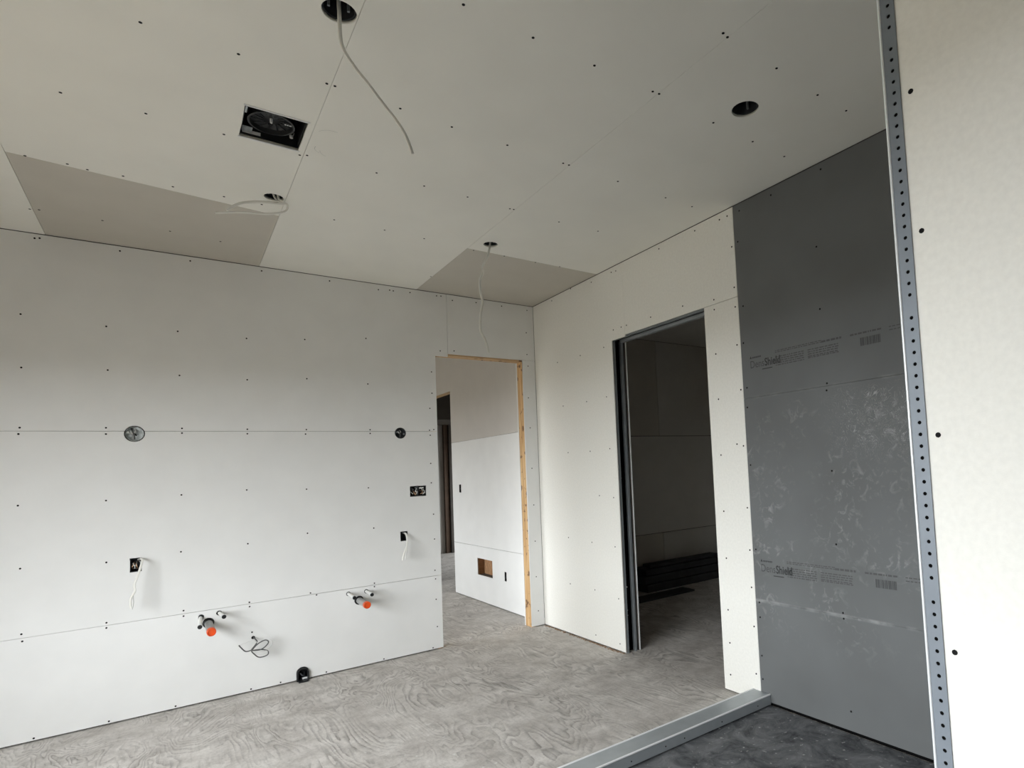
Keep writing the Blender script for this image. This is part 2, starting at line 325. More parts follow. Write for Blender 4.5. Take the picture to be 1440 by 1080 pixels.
def lathe(name, prof, origin, axis, m, parent=None, n=28, sq=1.0, smooth=True):
    # prof: list of (radius, distance along axis)
    ax = Vector(axis).normalized(); u = ax.orthogonal().normalized(); v = ax.cross(u); o = Vector(origin)
    if abs(ax.z) < 0.5: u = Vector((0, 0, 1)); v = ax.cross(u)
    bm = bmesh.new(); rings = []
    for r, d in prof:
        if r < 1e-6: rings.append([bm.verts.new(o + ax*d)])
        else: rings.append([bm.verts.new(o + ax*d + r*(math.cos(2*math.pi*i/n)*u*sq + math.sin(2*math.pi*i/n)*v)) for i in range(n)])
    for a, b in zip(rings, rings[1:]):
        for i in range(n):
            j = (i+1) % n
            if len(a) == 1 and len(b) > 1: bm.faces.new((a[0], b[j], b[i]))
            elif len(b) == 1 and len(a) > 1: bm.faces.new((a[i], a[j], b[0]))
            elif len(a) > 1: bm.faces.new((a[i], a[j], b[j], b[i]))
    if parent is not None:
        l = parent_loc(parent)
        for w_ in bm.verts: w_.co -= l
    o_ = obj(name, bm, m, parent)
    if smooth:
        me = o_.data
        for p in me.polygons: p.use_smooth = True
        me.set_sharp_from_angle(angle=math.radians(40))
    return o_
def screws(parent, pts, fn, r=0.0054):
    bm = bmesh.new()
    for a, b in pts:
        c = bm.verts.new(fn(a, b, -0.0004)); ring = []; out = []
        for i in range(8):
            t = 2*math.pi*i/8
            ring.append(bm.verts.new(fn(a+r*math.cos(t), b+r*math.sin(t), -0.0012)))
            out.append(bm.verts.new(fn(a+r*1.02*math.cos(t), b+r*1.02*math.sin(t), 0.001)))
        for i in range(8):
            j = (i+1) % 8
            bm.faces.new((c, ring[i], ring[j])); bm.faces.new((ring[i], out[i], out[j], ring[j]))
    l = parent_loc(parent)
    for v in bm.verts: v.co -= l
    o = obj('screw_heads', bm, M['screw'], parent); o['kind'] = 'stuff'
    return o
def text_mesh(name, body, size, fn, m, parent, bold=0.0, shear=0.0, sx=1.0):
    cu = bpy.data.curves.new('t', 'FONT'); cu.body = body; cu.size = size; cu.offset = bold; cu.shear = shear; cu.resolution_u = 3
    co = bpy.data.objects.new('t', cu); COL.objects.link(co)
    dg = bpy.context.evaluated_depsgraph_get(); me = bpy.data.meshes.new_from_object(co.evaluated_get(dg))
    bpy.data.objects.remove(co); bpy.data.curves.remove(cu)
    l = parent_loc(parent)
    wid = max(v.co.x for v in me.vertices)*sx
    for v in me.vertices: v.co = Vector(fn(v.co.x*sx, v.co.y, v.co.z)) - l
    return finish(name, me, m, parent), wid

# ================================================================== SETTING
H = 3.05
# ---- floor
fl = box('floor', (WX-0.15, -6.95, -0.12), (3.3, 6.3, 0.0), M['floor'])
tag(fl, 'grey dusty plywood subfloor with swirling grain', 'floor', kind='structure')
PX0 = -1.5
sp = sheet('shower_floor', [(WX, -6.8), (PX0, -6.8), (PX0, -4.33), (-0.002, -4.33), (-0.002, -2.6), (WX, -2.6)], [], 0.006,
           lambda a, b, d: (a, b, 0.006-d), M['pan'])
tag(sp, 'dark dusty shower floor membrane beside the grey tile backer wall', 'floor', kind='structure')

# ---- left wall (y = 0)
wl = boxes('wall_left', [((WX, 0.122, 0), (-0.978, 0.135, 3.3)), ((-0.978, 0.122, 2.545), (0.0, 0.135, 3.3)), ((-0.095, 0.122, 0), (0.0, 0.135, 2.545)),
                         ((WX, 0.06, 0), (-1.0, 0.11, 0.012)), ((WX, 0.014, 3.064), (0.0, 0.122, 3.1))], M['core'])
tag(wl, 'long white drywall wall with pipe stubs and open electrical boxes', 'wall', kind='structure')
RB1 = (-2.980, 1.813, 0.053); RB2 = (-1.288, 1.816, 0.046); JZ = 1.83; JL = 0.61
def arc_edge(c, z, lower):
    cx, cz, r = c; t0 = math.asin((z-cz)/r); n = 16
    a, b = (t0, -math.pi-t0) if lower else (math.pi-t0, t0)
    return [(cx+r*math.cos(a+(b-a)*i/n), cz+r*math.sin(a+(b-a)*i/n)) for i in range(n+1)]
BOX2G = (-1.220, -1.090, 1.288, 1.371); BOXA = (-3.000, -2.944, 0.923, 1.008); BOXB = (-1.306, -1.253, 0.930, 1.005)
XE = -0.978
top = [(WX, JZ+G)] + arc_edge(RB1, JZ+G, False) + arc_edge(RB2, JZ+G, False) + [(XE, JZ+G), (XE, 2.488), (-0.866, 2.488), (-0.866, H-0.004), (WX, H-0.004)]
sheet('drywall_panel', top, [], 0.0127, ON_LEFT, M['wall'], wl)
mid = [(WX, JL+G), (XE, JL+G), (XE, JZ-G)] + arc_edge(RB2, JZ-G, True) + arc_edge(RB1, JZ-G, True) + [(WX, JZ-G)]
sheet('drywall_panel', mid, [jag(rect(*b, g=-0.002), 0.02, 0.0015) for b in (BOX2G, BOXA, BOXB)], 0.0127, ON_LEFT, M['wall'], wl)
FB = (-2.030, 0.041)                                         # centre x, half width of the floor box
arch = [(FB[0]-FB[1], 0.010), (FB[0]-FB[1], 0.06)] + [(FB[0]-FB[1]*math.cos(t*math.pi/10), 0.062+0.036*math.sin(t*math.pi/10)) for t in range(1, 10)] + [(FB[0]+FB[1], 0.06), (FB[0]+FB[1], 0.010)]
D1 = (-2.592, 0.524); D2 = (-1.634, 0.511)
SUP = [(-2.632, 0.572), (-2.533, 0.580), (-1.710, 0.573), (-1.580, 0.571)]
bot = [(WX, 0.010)] + arch + [(XE, 0.010), (XE, JL-G), (WX, JL-G)]
sheet('drywall_panel', bot, [circle(D1[0], D1[1], 0.034), circle(D2[0], D2[1], 0.034), circle(-2.335, 0.372, 0.012, 10)] + [circle(x, z, 0.0165, 12) for x, z in SUP], 0.0127, ON_LEFT, M['wall'], wl)
sheet('drywall_panel', [(-0.866+0.003, 2.514), (-0.002, 2.514), (-0.002, H-0.004), (-0.866+0.003, H-0.004)], [], 0.0127, ON_LEFT, M['wall'], wl)
sheet('drywall_panel', [(-0.135, 0.008), (-0.002, 0.008), (-0.002, 2.511), (-0.135, 2.511)], [], 0.0127, ON_LEFT, M['wall'], wl)
screws(wl, [(a, max(b, 0.022)) for a, b in SCREWS_LEFT], ON_LEFT)

# ---- doorway in the left wall: pine framing
d1 = thing('door_1', 'open doorway with bare pine framing in the white wall corner', 'doorway', (-0.55, 0.07, 0), kind='structure')
box('jamb_stud', (-0.133, 0.0135, 0.0), (-0.095, 0.1215, 2.5), M['wood'], d1, 0.002)
box('header_board', (XE, 0.0135, 2.502), (-0.095, 0.1215, 2.54), M['woodh'], d1, 0.002)
box('jamb_stud', (XE-0.04, 0.0135, 0.0), (XE-0.002, 0.1215, 2.5), M['wood'], d1, 0.002)
box('drywall_edge', (-0.137, 0.122, 0.0), (-0.095, 0.136, 2.545), M['wall'], d1)

# ---- right wall (x = 0)
DL, DR, DH = -1.250, -2.283, 2.470; WG = -2.577
wr = boxes('wall_right', [((0.131, -1.25, 0), (0.144, 0.66, 3.3)), ((0.131, -2.283, DH+0.02), (0.144, -1.25, 3.3)), ((0.131, -4.34, 0), (0.144, -2.283, 3.3)),
                          ((0.07, -4.3, 0), (0.10, -2.30, 0.012)), ((0.013, -4.3, 3.064), (0.131, 0.0, 3.1)), ((0.014, -2.36, 0.0), (0.131, -2.300, DH+0.08)),
                          ((0.014, -0.10, 0.0), (0.131, -0.06, 3.05)), ((0.014, -1.21, DH+0.06), (0.131, -0.10, DH+0.10))], M['core'])
tag(wr, 'white drywall wall with pocket doorway and grey tile backer end', 'wall', kind='structure')
sheet('drywall_panel', [(-1.426+G, DH-0.008), (DL, DH-0.008), (DL, 0.010), (-0.0145+0.012, 0.010), (-0.0025, H-0.004), (-1.426+G, H-0.004)], [], 0.0127, ON_RIGHT, M['cream'], wr)
sheet('drywall_panel', [(WG+0.003, DH+0.006), (-1.426-G, DH+0.006), (-1.426-G, H-0.004), (WG+0.003, H-0.004)], [], 0.0127, ON_RIGHT, M['cream'], wr)
sheet('drywall_panel', jag([(WG+0.002, 0.010), (DR, 0.010), (DR, DH+0.002), (WG+0.002, DH+0.002)], 0.3, 0.0008), [], 0.0127, ON_RIGHT, M['cream'], wr)
GE = -4.325
bp_ = []
for z0, z1 in ((0.022, JL), (JL, JZ), (JZ, H-0.003)):
    p = sheet('tile_backer_panel', [(GE, z0+0.0009), (WG-0.001, z0+0.0009), (WG-0.001, z1-0.0009), (GE, z1-0.0009)], [], 0.0127, ON_RIGHT, M['backer'], wr)
    p['label'] = 'grey tile backer sheet'; bp_.append(p)
box('sill_gap_shade', (0.016, GE, 0.0), (0.030, WG-0.02, 0.05), M['void'], wr)  # black strip added behind the base gap to paint its shade
screws(wr, SCREWS_RIGHT + SCREWS_GREY, ON_RIGHT)
# printed maker's lettering on the backer sheets (flat print)
INK = lambda y0, z0: (lambda a, b, c: (-0.0006, y0-a, z0+b))
def print_block(panel, y0, z0):
    t1, w1 = text_mesh('printed_lettering', 'Dens', 0.064, INK(y0, z0), M['inkmid'], panel, 0.0, sx=0.80)
    text_mesh('printed_lettering', 'Shield', 0.064, INK(y0-w1-0.004, z0), M['ink'], panel, 0.0014, sx=0.76)
    bm = bmesh.new()
    def q(a0, a1, b0, b1):
        f = INK(y0, z0); bm.faces.new([bm.verts.new(f(*p, 0)) for p in ((a0, b0), (a1, b0), (a1, b1), (a0, b1))])
    f = INK(y0, z0); bm.faces.new([bm.verts.new(f(*p, 0)) for p in ((0, 0.058), (0.016, 0.058), (0.008, 0.074))])
    x = 0.02
    while x < 0.085: q(x, x+0.006, 0.058, 0.067); x += 0.0085
    q(0.09, 0.165, -0.020, -0.015)
    l = parent_loc(panel)
    o = obj('printed_mark', bm, M['ink'], panel)
    bm = bmesh.new(); rnd = random.Random(3)
    def row(a0, a1, b, h):
        x = a0
        while x < a1:
            wd = rnd.uniform(0.006, 0.028); q2(x, min(x+wd, a1), b, b+h); x += wd+0.005
    def q2(a0, a1, b0, b1):
        f = INK(y0, z0); bm.faces.new([bm.verts.new(f(*p, 0)) for p in ((a0, b0), (a1, b0), (a1, b1), (a0, b1))])
    for b in (0.062, 0.071): row(0.19, 0.50, b, 0.005)
    row(0.50, 0.62, 0.060, 0.011)
    for b in (0.034, 0.022, 0.010, -0.002, -0.014): row(0.19, 0.385, b, 0.006)
    for b in (0.034, 0.022, 0.010, -0.002, -0.010): row(0.41, 0.60, b, 0.006)
    row(0.67, 0.84, 0.060, 0.009); row(0.88, 1.0, 0.062, 0.005); row(0.88, 1.0, 0.046, 0.005)
    o = obj('printed_text', bm, M['inkgrey'], panel); o['kind'] = 'stuff'
    bm = bmesh.new(); x = 0.725
    while x < 0.83:
        wd = rnd.choice((0.0025, 0.004, 0.006)); q2(x, x+wd, -0.002, 0.040); x += wd+rnd.choice((0.002, 0.0035))
    o = obj('printed_barcode', bm, M['inkmid'], panel); o['kind'] = 'stuff'
print_block(bp_[2], -2.642, 2.008)
print_block(bp_[1], -2.632, 0.786)

# ---- pocket door framing
d2 = thing('door_2', 'tall pocket doorway with dark steel split studs opening to unlit room', 'doorway', (0.07, -1.77, 0), kind='structure')
def channel(name, x0, x1, y0, y1, z0, z1, t=0.004, m=M['stud']):
    # steel split stud: web facing the opening, two flanges running back
    return boxes(name, [((x0, y0, z0), (x1, y0+t, z1)), ((x0, y0+t, z0), (x0+t, y1, z1)), ((x1-t, y0+t, z0), (x1, y1, z1))], m, d2)
boxes('split_stud', [((0.018, DL, 0.0), (0.034, DL+0.004, DH)), ((0.018, DL+0.004, 0.0), (0.022, DL+0.05, DH))], M['stud'], d2)
boxes('split_stud', [((0.093, DL, 0.0), (0.113, DL+0.004, DH)), ((0.109, DL+0.004, 0.0), (0.113, DL+0.05, DH))], M['stud'], d2)
box('pocket_shade', (0.030, DL+0.055, 0.0), (0.125, DL+0.06, DH), M['void'], d2)  # black sheet painting the shade inside the open pocket
box('drywall_edge', (0.136, DL-0.004, 0.004), (0.1445, DL, DH), M['wall'], d2)
box('track_rail', (0.024, DR, DH-0.002), (0.050, DL+0.02, DH+0.012), M['stud'], d2, 0.002)
box('track_rail', (0.094, DR, DH-0.012), (0.130, DL+0.02, DH+0.010), M['zinc'], d2, 0.002)
box('track_cover', (0.0135, DR, DH+0.034), (0.130, DL+0.6, DH+0.04), M['black'], d2)
for zz in (0.28, 0.32, 0.46, 0.50, 0.70, 0.75, 1.18, 1.33, 1.36):
    lathe('bolt', [(0.0, 0.0), (0.005, 0.0), (0.005, 0.006)], (0.058+random.uniform(-.012, .012), DL+0.03, zz), (0, 1, 0), M['white'], d2, 8)

# ---- ceiling
ce = boxes('ceiling', [((WX-0.15, -6.95, 3.3), (3.3, 6.3, 3.36))], M['outer'])
tag(ce, 'grey-white drywall ceiling with fixture holes and two darker patches', 'ceiling', kind='structure')
XA, XB, XC = -3.407, -2.277, -1.125; YR = -6.8
LIGHTS = [(-2.336, -2.885, 0.056), (-2.331, -1.258, 0.052), (-1.014, -1.238, 0.050), (-0.715, -3.297, 0.062)]
FAN = (-2.546, -2.302, -2.134, -1.853)
def cp(outline, holes=(), m='ceil'): return sheet('drywall_panel', outline, holes, 0.0127, ON_CEIL, M[m], ce)
cp(rect(WX, XA, YR, -0.002))
cp([(XA+G, YR), (XB-G, YR), (XB-G, -1.010), (XA+G, -1.138)], [jag(rect(*FAN), 0.05, 0.001), circle(LIGHTS[0][0], LIGHTS[0][1], LIGHTS[0][2]), circle(LIGHTS[1][0]-0.004, LIGHTS[1][1], 0.0485)])
pt = cp([(XA+G, -1.138+2*G), (XB-G, -1.010+2*G), (XB-G, -0.004), (XA+G, -0.004)], (), 'patch'); pt['label'] = 'darker grey-brown ceiling sheet'
cp(rect(XB, XC, YR, -0.002))
cp([(XC+G, YR), (-0.003, YR), (-0.003, -1.092-G), (XC+G, -1.092-G)], [circle(*LIGHTS[2]), circle(*LIGHTS[3])])
pt = cp([(XC+G, -1.092+G), (-0.003, -1.092+G), (-0.003, -0.004), (XC+G, -0.004)], (), 'patch'); pt['label'] = 'darker grey-brown ceiling sheet'
screws(ce, SCREWS_CEIL, ON_CEIL, 0.0056)

# ---- near partition with steel corner bead (x = -1.5)
PX, PY = -1.5, -4.332
pw = boxes('wall_partition', [((PX+0.0135, YR, 0), (-0.013, PY-0.0135, 3.05))], M['core'])
tag(pw, 'near cream drywall partition edged with a perforated steel corner bead', 'wall', kind='structure')
sheet('drywall_panel', [(YR, 0.01), (PY, 0.01), (PY, H-0.003), (YR, H-0.003)], [], 0.0127, lambda a, b, d: (PX+d, a, b), M['cream'], pw)
sheet('tile_backer_panel', [(PX+0.014, 0.01), (-0.002, 0.01), (-0.002, H-0.003), (PX+0.014, H-0.003)], [], 0.0127, lambda a, b, d: (a, PY-d, b), M['backer'], pw)
holes = []; z = 0.05; gaps = (2.386, 1.759, 1.138, 0.517)
z = 2.386 - 0.0258*90
while z < H-0.03:
    if z > 0.03 and min(abs(z-g) for g in gaps) > 0.012: holes.append(circle(PY-0.019, z, 0.0042, 10))
    z += 0.0258
sheet('bead_flange', jag([(PY-0.0335, 0.012), (PY+0.002, 0.012), (PY+0.002, H-0.006), (PY-0.0335, H-0.006)], 0.25, 0.0005), holes, 0.0012, lambda a, b, d: (PX-0.0030+d, a, b), M['bead'], pw)
box('bead_hole_shade', (PX-0.0012, PY-0.032, 0.012), (PX-0.0004, PY, H-0.006), M['void'], pw)  # dark strip behind the flange, paints the shade seen through its holes
tube('bead_nose', [(PX-0.0025, PY+0.002, 0.012), (PX-0.0025, PY+0.002, H-0.006)], 0.0034, M['bright'], pw, 10, 0)  # nose paler than the flange, its highlight put into the colour
sheet('bead_flange', [(PX, 0.012), (PX+0.033, 0.012), (PX+0.033, H-0.006), (PX, H-0.006)], [], 0.0012, lambda a, b, d: (a, PY+0.003-d, b), M['bead'], pw)
screws(pw, [(-4.386, 2.242), (-4.386, 1.926), (-4.387, 1.479), (-4.386, 1.023), (-4.386, 0.60), (-4.386, 0.2), (-4.386, 2.62)], lambda a, b, d: (PX+d, a, b), 0.0058)

# ---- window wall, rear wall and the shell around the neighbouring rooms
def wall_with_holes(name, outline, holes, t, fn, m, label):
    return tag(sheet(name, outline, holes, t, fn, m), label, 'wall', kind='structure')
hole = lambda w_: [(w_[0], w_[2]), (w_[1], w_[2]), (w_[1], w_[3]), (w_[0], w_[3])]
wall_with_holes('wall_side', [(-6.95, -0.1), (6.3, -0.1), (6.3, 3.3), (-6.95, 3.3)], [hole(WIN_1), hole(WIN_2)], 0.15, lambda a, b, d: (WX-d, a, b), M['outer'], 'bare outer wall with window openings left of the view')
tag(box('wall_rear', (WX, -6.95, 0), (0.144, -6.8, 3.3), M['core']), 'unfinished dark wall behind the viewpoint', 'wall', kind='structure')
for i, wn in enumerate((WIN_1, WIN_2)):
    wo = thing('window_%d' % (i+1), ('bare pine framed window opening lighting the bathroom', 'bare pine framed window opening lighting the hall')[i], 'window', (WX-0.075, (wn[0]+wn[1])/2, wn[2]), kind='structure')
    y0, y1, z0, z1 = wn
    box('sill', (WX-0.15, y0, z0), (WX, y1, z0+0.035), M['woodh'], wo); box('head', (WX-0.15, y0, z1-0.035), (WX, y1, z1), M['woodh'], wo)
    box('jamb', (WX-0.15, y0, z0+0.035), (WX, y0+0.035, z1-0.035), M['woodh'], wo); box('jamb', (WX-0.15, y1-0.035, z0+0.035), (WX, y1, z1-0.035), M['woodh'], wo)
gr = box("ground", (-95, -90, -0.75), (95, 90, -0.5), M['ground']); tag(gr, 'bare earth outside the windows', 'ground', kind='structure')

# ---- hall seen through the doorway
Y2 = 2.195
wh = boxes('wall_hall', [((0.122, 0.70, 0), (0.135, Y2-0.04, 3.3)), ((0.122, Y2-0.04, 2.56), (0.135, 6.2, 3.3)), ((0.122, 3.12, 0), (0.135, 6.2, 2.56))], M['core'])
tag(wh, 'drywall hall wall with darker upper sheet seen through the doorway', 'wall', kind='structure')
VENT = (1.114, 1.515, 0.300, 0.490)
sheet('drywall_panel', rect(0.137, Y2, 0.008, 0.625), [hole(VENT), hole((0.775, 0.825, 0.305, 0.405))], 0.0127, ON_RIGHT, M['wall'], wh)
sheet('drywall_panel', rect(0.137, Y2, 0.6265, 1.856), [hole((1.925, 1.990, 1.235, 1.335))], 0.0127, ON_RIGHT, M['wall'], wh)
sheet('drywall_panel', [(0.137, 1.858), (Y2, 1.858), (Y2, 2.515), (3.6, 2.515), (3.6, H), (0.137, H)], [], 0.0127, ON_RIGHT, M['hall_top'], wh)
sheet('drywall_panel', rect(3.11, 5.9, 0.008, 2.512), [], 0.0127, ON_RIGHT, M['hall_top'], wh)
d3 = thing('door_3', 'narrow sliver of a dark doorway at the far end of the hall wall', 'doorway', (0.07, 2.65, 0), kind='structure')
box('header_board', (0.0135, Y2-0.04, 2.52), (0.122, 3.12, 2.558), M['woodh'], d3)
box('jamb_stud', (0.0135, Y2-0.042, 0), (0.122, Y2-0.004, 2.518), M['darkbrown'], d3)
box('jamb_stud', (0.0135, 3.11, 0), (0.122, 3.148, 2.518), M['darkbrown'], d3)
tag(boxes('wall_far', [((WX, 6.0, 0), (3.2, 6.15, 3.3))], M['shadewall']), 'grey wall at the far end beyond the hall', 'wall', kind='structure')
box('ceiling_soffit', (0.14, 4.9, 2.42), (3.2, 6.0, 3.3), M['core'], bpy.data.objects['wall_far'])
box('stud', (1.31, 5.93, 0), (1.39, 5.998, 2.42), M['darkbrown'], bpy.data.objects['wall_far'])
box('stud', (1.40, 5.90, 0), (1.50, 5.998, 2.42), M['core'], bpy.data.objects['wall_far'])
wall_with_holes('wall_outer', [(-4.45, 0), (6.2, 0), (6.2, 3.3), (-4.45, 3.3)], [hole(ADDED_OPENING)], 0.10, lambda a, b, d: (3.2+d, a, b), M['shadewall'], 'outer wall of the unlit rooms')  # the hole is an unseen opening added to brighten the far room
hc = box('ceiling_hall', (WX, 0.136, 3.05), (-0.001, 6.0, 3.0627), M['ceil']); tag(hc, 'drywall hall ceiling', 'ceiling', kind='structure')

# ---- unlit room behind the pocket doorway
wu = box('wall_unlit', (0.145, 0.690, 0), (3.2, 0.80, 3.3), M['core']); tag(wu, 'dim drywall wall of the unlit room', 'wall', kind='structure')
UN = lambda a, b, d: (a, 0.675+d, b)
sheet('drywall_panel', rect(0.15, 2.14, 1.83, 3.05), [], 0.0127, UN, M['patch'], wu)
sheet('drywall_panel', rect(2.145, 3.19, 1.83, 3.05), [], 0.0127, UN, M['shadewall'], wu)
sheet('drywall_panel', rect(0.15, 3.19, 0.61, 1.825), [], 0.0127, UN, M['shadewall'], wu)
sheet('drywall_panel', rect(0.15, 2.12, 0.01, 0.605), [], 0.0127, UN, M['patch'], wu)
sheet('drywall_panel', rect(2.125, 3.19, 0.01, 0.605), [], 0.0127, UN, M['shadewall'], wu)
tag(box('wall_unlit_rear', (0.145, -4.45, 0), (3.2, -4.33, 3.3), M['shadewall']), 'hidden rear wall of the unlit room', 'wall', kind='structure')
uc = box('ceiling_unlit', (0.146, -4.33, 3.052), (3.2, 0.672, 3.07), M['shadewall']); tag(uc, 'dim ceiling of the unlit room', 'ceiling', kind='structure')

# ================================================================== THINGS
# ---- shower curb
cb = thing('shower_curb', 'low grey steel shower curb running across the plywood floor', 'curb', (-0.72, -2.585, 0))
CX = WX+0.002
box('core', (CX, -2.622, 0.0), (-0.003, -2.545, 0.066), M['zinc'], cb)
box('top_track', (CX, -2.645, 0.066), (-0.003, -2.523, 0.070), M['zinc'], cb)
box('side_flange', (CX, -2.648, 0.014), (-0.003, -2.640, 0.068), M['zinc'], cb)
box('side_flange', (CX, -2.528, 0.014), (-0.003, -2.520, 0.068), M['zinc'], cb)
tube('edge_hem_glint', [(CX, -2.6455, 0.0695), (-0.003, -2.6455, 0.0695)], 0.0056, M['hem'], cb, 8, 0)  # rolled edge with the glint painted into its pale colour
tube('edge_hem_glint', [(CX, -2.5225, 0.0695), (-0.003, -2.5225, 0.0695)], 0.0056, M['hem'], cb, 8, 0)
screws(cb, [(x, 0.036) for x in (-0.12, -0.42, -0.70, -0.83, -1.05, -1.6, -2.2)], lambda a, b, d: (a, -2.648+d, b), 0.0035)

# ---- recessed lights
def can(i, label, r, depth=0.11):
    x, y, _ = LIGHTS[i]
    t = thing('recessed_light', label, 'ceiling light', (x, y, 3.0645), 'recessed ceiling light housings')
    lathe('housing', [(r+0.014, 0.0), (r, 0.0), (r-0.004, depth), (0.0, depth), (0.0, depth+0.004), (r+0.002, depth+0.004), (r+0.014, 0.0)], (x, y, 3.0645), (0, 0, 1), M['darkst'], t, 28)
    for k in range(3):
        a = k*2.1+0.4
        box('spring_clip', (x+(r-0.014)*math.cos(a)-0.004, y+(r-0.014)*math.sin(a)-0.004, 3.075), (x+(r-0.014)*math.cos(a)+0.004, y+(r-0.014)*math.sin(a)+0.004, 3.12), M['stud'], t)
    return t
c0 = can(0, 'recessed light hole at top with long white cable curving down right', 0.050)
c1 = can(1, 'recessed light hole near darker ceiling patch with two white cable ends looping left', 0.046)
c2 = can(2, 'small recessed light hole with crinkled white cable hanging toward the doorway', 0.046)
c3 = can(3, 'recessed light hole nearest the grey wall with cable tucked inside', 0.057)
def plane_y(y, pts, wob=0.0): return [(a, y+wob*math.sin(i*1.7), b) for i, (a, b) in enumerate(pts)]
tube('cable', plane_y(-2.885, [(-2.335, 3.16), (-2.336, 3.086), (-2.336, 3.042), (-2.335, 2.966), (-2.325, 2.924), (-2.287, 2.871), (-2.253, 2.832), (-2.218, 2.793), (-2.182, 2.759), (-2.158, 2.733), (-2.132, 2.694), (-2.115, 2.665), (-2.096, 2.62)], 0.004), 0.0082, M['cable'], c0, 8, 6, 0.7)
tube('cable', plane_y(-1.258, [(-2.345, 3.14), (-2.331, 3.06), (-2.300, 3.033), (-2.270, 3.024), (-2.270, 2.998), (-2.297, 2.974), (-2.37, 2.946), (-2.454, 2.933), (-2.519, 2.924), (-2.605, 2.899)], 0.006), 0.0076, M['cable'], c1, 8, 6, 0.75)
tube('cable', plane_y(-1.268, [(-2.325, 3.14), (-2.312, 3.05), (-2.285, 3.028), (-2.300, 3.018), (-2.386, 3.008), (-2.453, 2.991), (-2.503, 2.967), (-2.558, 2.922)], 0.004), 0.0074, M['cable'], c1, 8, 6, 0.75)
tube('cable', plane_y(-1.238, [(-1.005, 3.14), (-1.014, 3.055), (-1.026, 3.017), (-1.05, 2.951), (-1.078, 2.886), (-1.075, 2.846), (-1.097, 2.802), (-1.109, 2.765), (-1.096, 2.692), (-1.087, 2.633), (-1.105, 2.571), (-1.113, 2.501), (-1.105, 2.427), (-1.086, 2.38), (-1.072, 2.322), (-1.058, 2.278)], 0.012), 0.0092, M['cable'], c2, 8, 6, 0.7)
tube('cable', [(-0.70, -3.33, 3.15), (-0.70, -3.33, 3.12), (-0.72, -3.30, 3.10), (-0.745, -3.275, 3.085)], 0.006, M['cable'], c3, 8, 6, 0.7)

# ---- exhaust fan housing
x0, x1, y0, y1 = FAN; xm, ym = (x0+x1)/2, (y0+y1)/2
ef = thing('exhaust_fan', 'black rectangular exhaust fan housing set in the ceiling', 'exhaust fan', (xm, ym, 3.064))
boxes('housing', [((x0+.006, y0+.006, 3.17), (x1-.006, y1-.006, 3.175)), ((x0+.004, y0+.004, 3.066), (x0+.007, y1-.004, 3.175)), ((x1-.007, y0+.004, 3.066), (x1-.004, y1-.004, 3.175)),
                  ((x0+.007, y0+.004, 3.066), (x1-.007, y0+.007, 3.175)), ((x0+.007, y1-.007, 3.066), (x1-.007, y1-.004, 3.175))], M['black'], ef)
lip = [((x0-.004, y0-.004, 3.0475), (x1+.004, y0+.006, 3.049)), ((x0-.004, y1-.006, 3.0475), (x1+.004, y1+.004, 3.049))]
for a_, b_ in lip: box('mounting_lip', a_, b_, M['paper'], ef)
lathe('fan_shroud', [(0.092, 0.03), (0.094, 0.0), (0.086, 0.0), (0.082, 0.02), (0.060, 0.035), (0.03, 0.03), (0.0, 0.03)], (xm-0.006, ym+0.022, 3.082), (0, 0, 1), M['fanblack'], ef, 32)
for k in range(14):
    a = 2*math.pi*k/14
    tube('fan_blade', [(xm-0.006+0.035*math.cos(a), ym+.022+0.035*math.sin(a), 3.100), (xm-0.006+0.080*math.cos(a+.25), ym+.022+0.080*math.sin(a+.25), 3.100)], 0.003, M['black'], ef, 6, 0)
lathe('motor_hub', [(0.0, 0.0), (0.004, 0.0), (0.006, 0.004), (0.006, 0.02)], (xm-0.006, ym+0.022, 3.088), (0, 0, 1), M['paper'], ef, 14)
box('side_bracket', (x0+.007, y0+.02, 3.07), (x0+.015, y0+.10, 3.10), M['silver'], ef)
box('grey_sticker', (x0+.010, y1-.056, 3.076), (x0+.050, y1-.012, 3.078), M['gsticker'], ef)
box('edge_sticker', (x0+.012, y1-.010, 3.07), (x0+.085, y1-.008, 3.085), M['paper'], ef)
for k, (a, b) in enumerate(((0.0, 0.007), (0.010, 0.016), (0.019, 0.028), (0.031, 0.036))):
    box('printed_letter', (x1-.075+a, ym+.018, 3.098), (x1-.075+b, ym+.025, 3.099), M['paper'], ef)
lathe('wire_plug', [(0.0, 0.0), (0.007, 0.0), (0.008, 0.012), (0.0, 0.012)], (x1-.035, y1-.03, 3.09), (0, 0, 1), M['paper'], ef, 12)
tube('plug_wire', [(x1-.035, y1-.03, 3.10), (x1-.028, y1-.02, 3.105), (x1-.022, y1-.028, 3.12)], 0.002, M['wirew'], ef, 6)

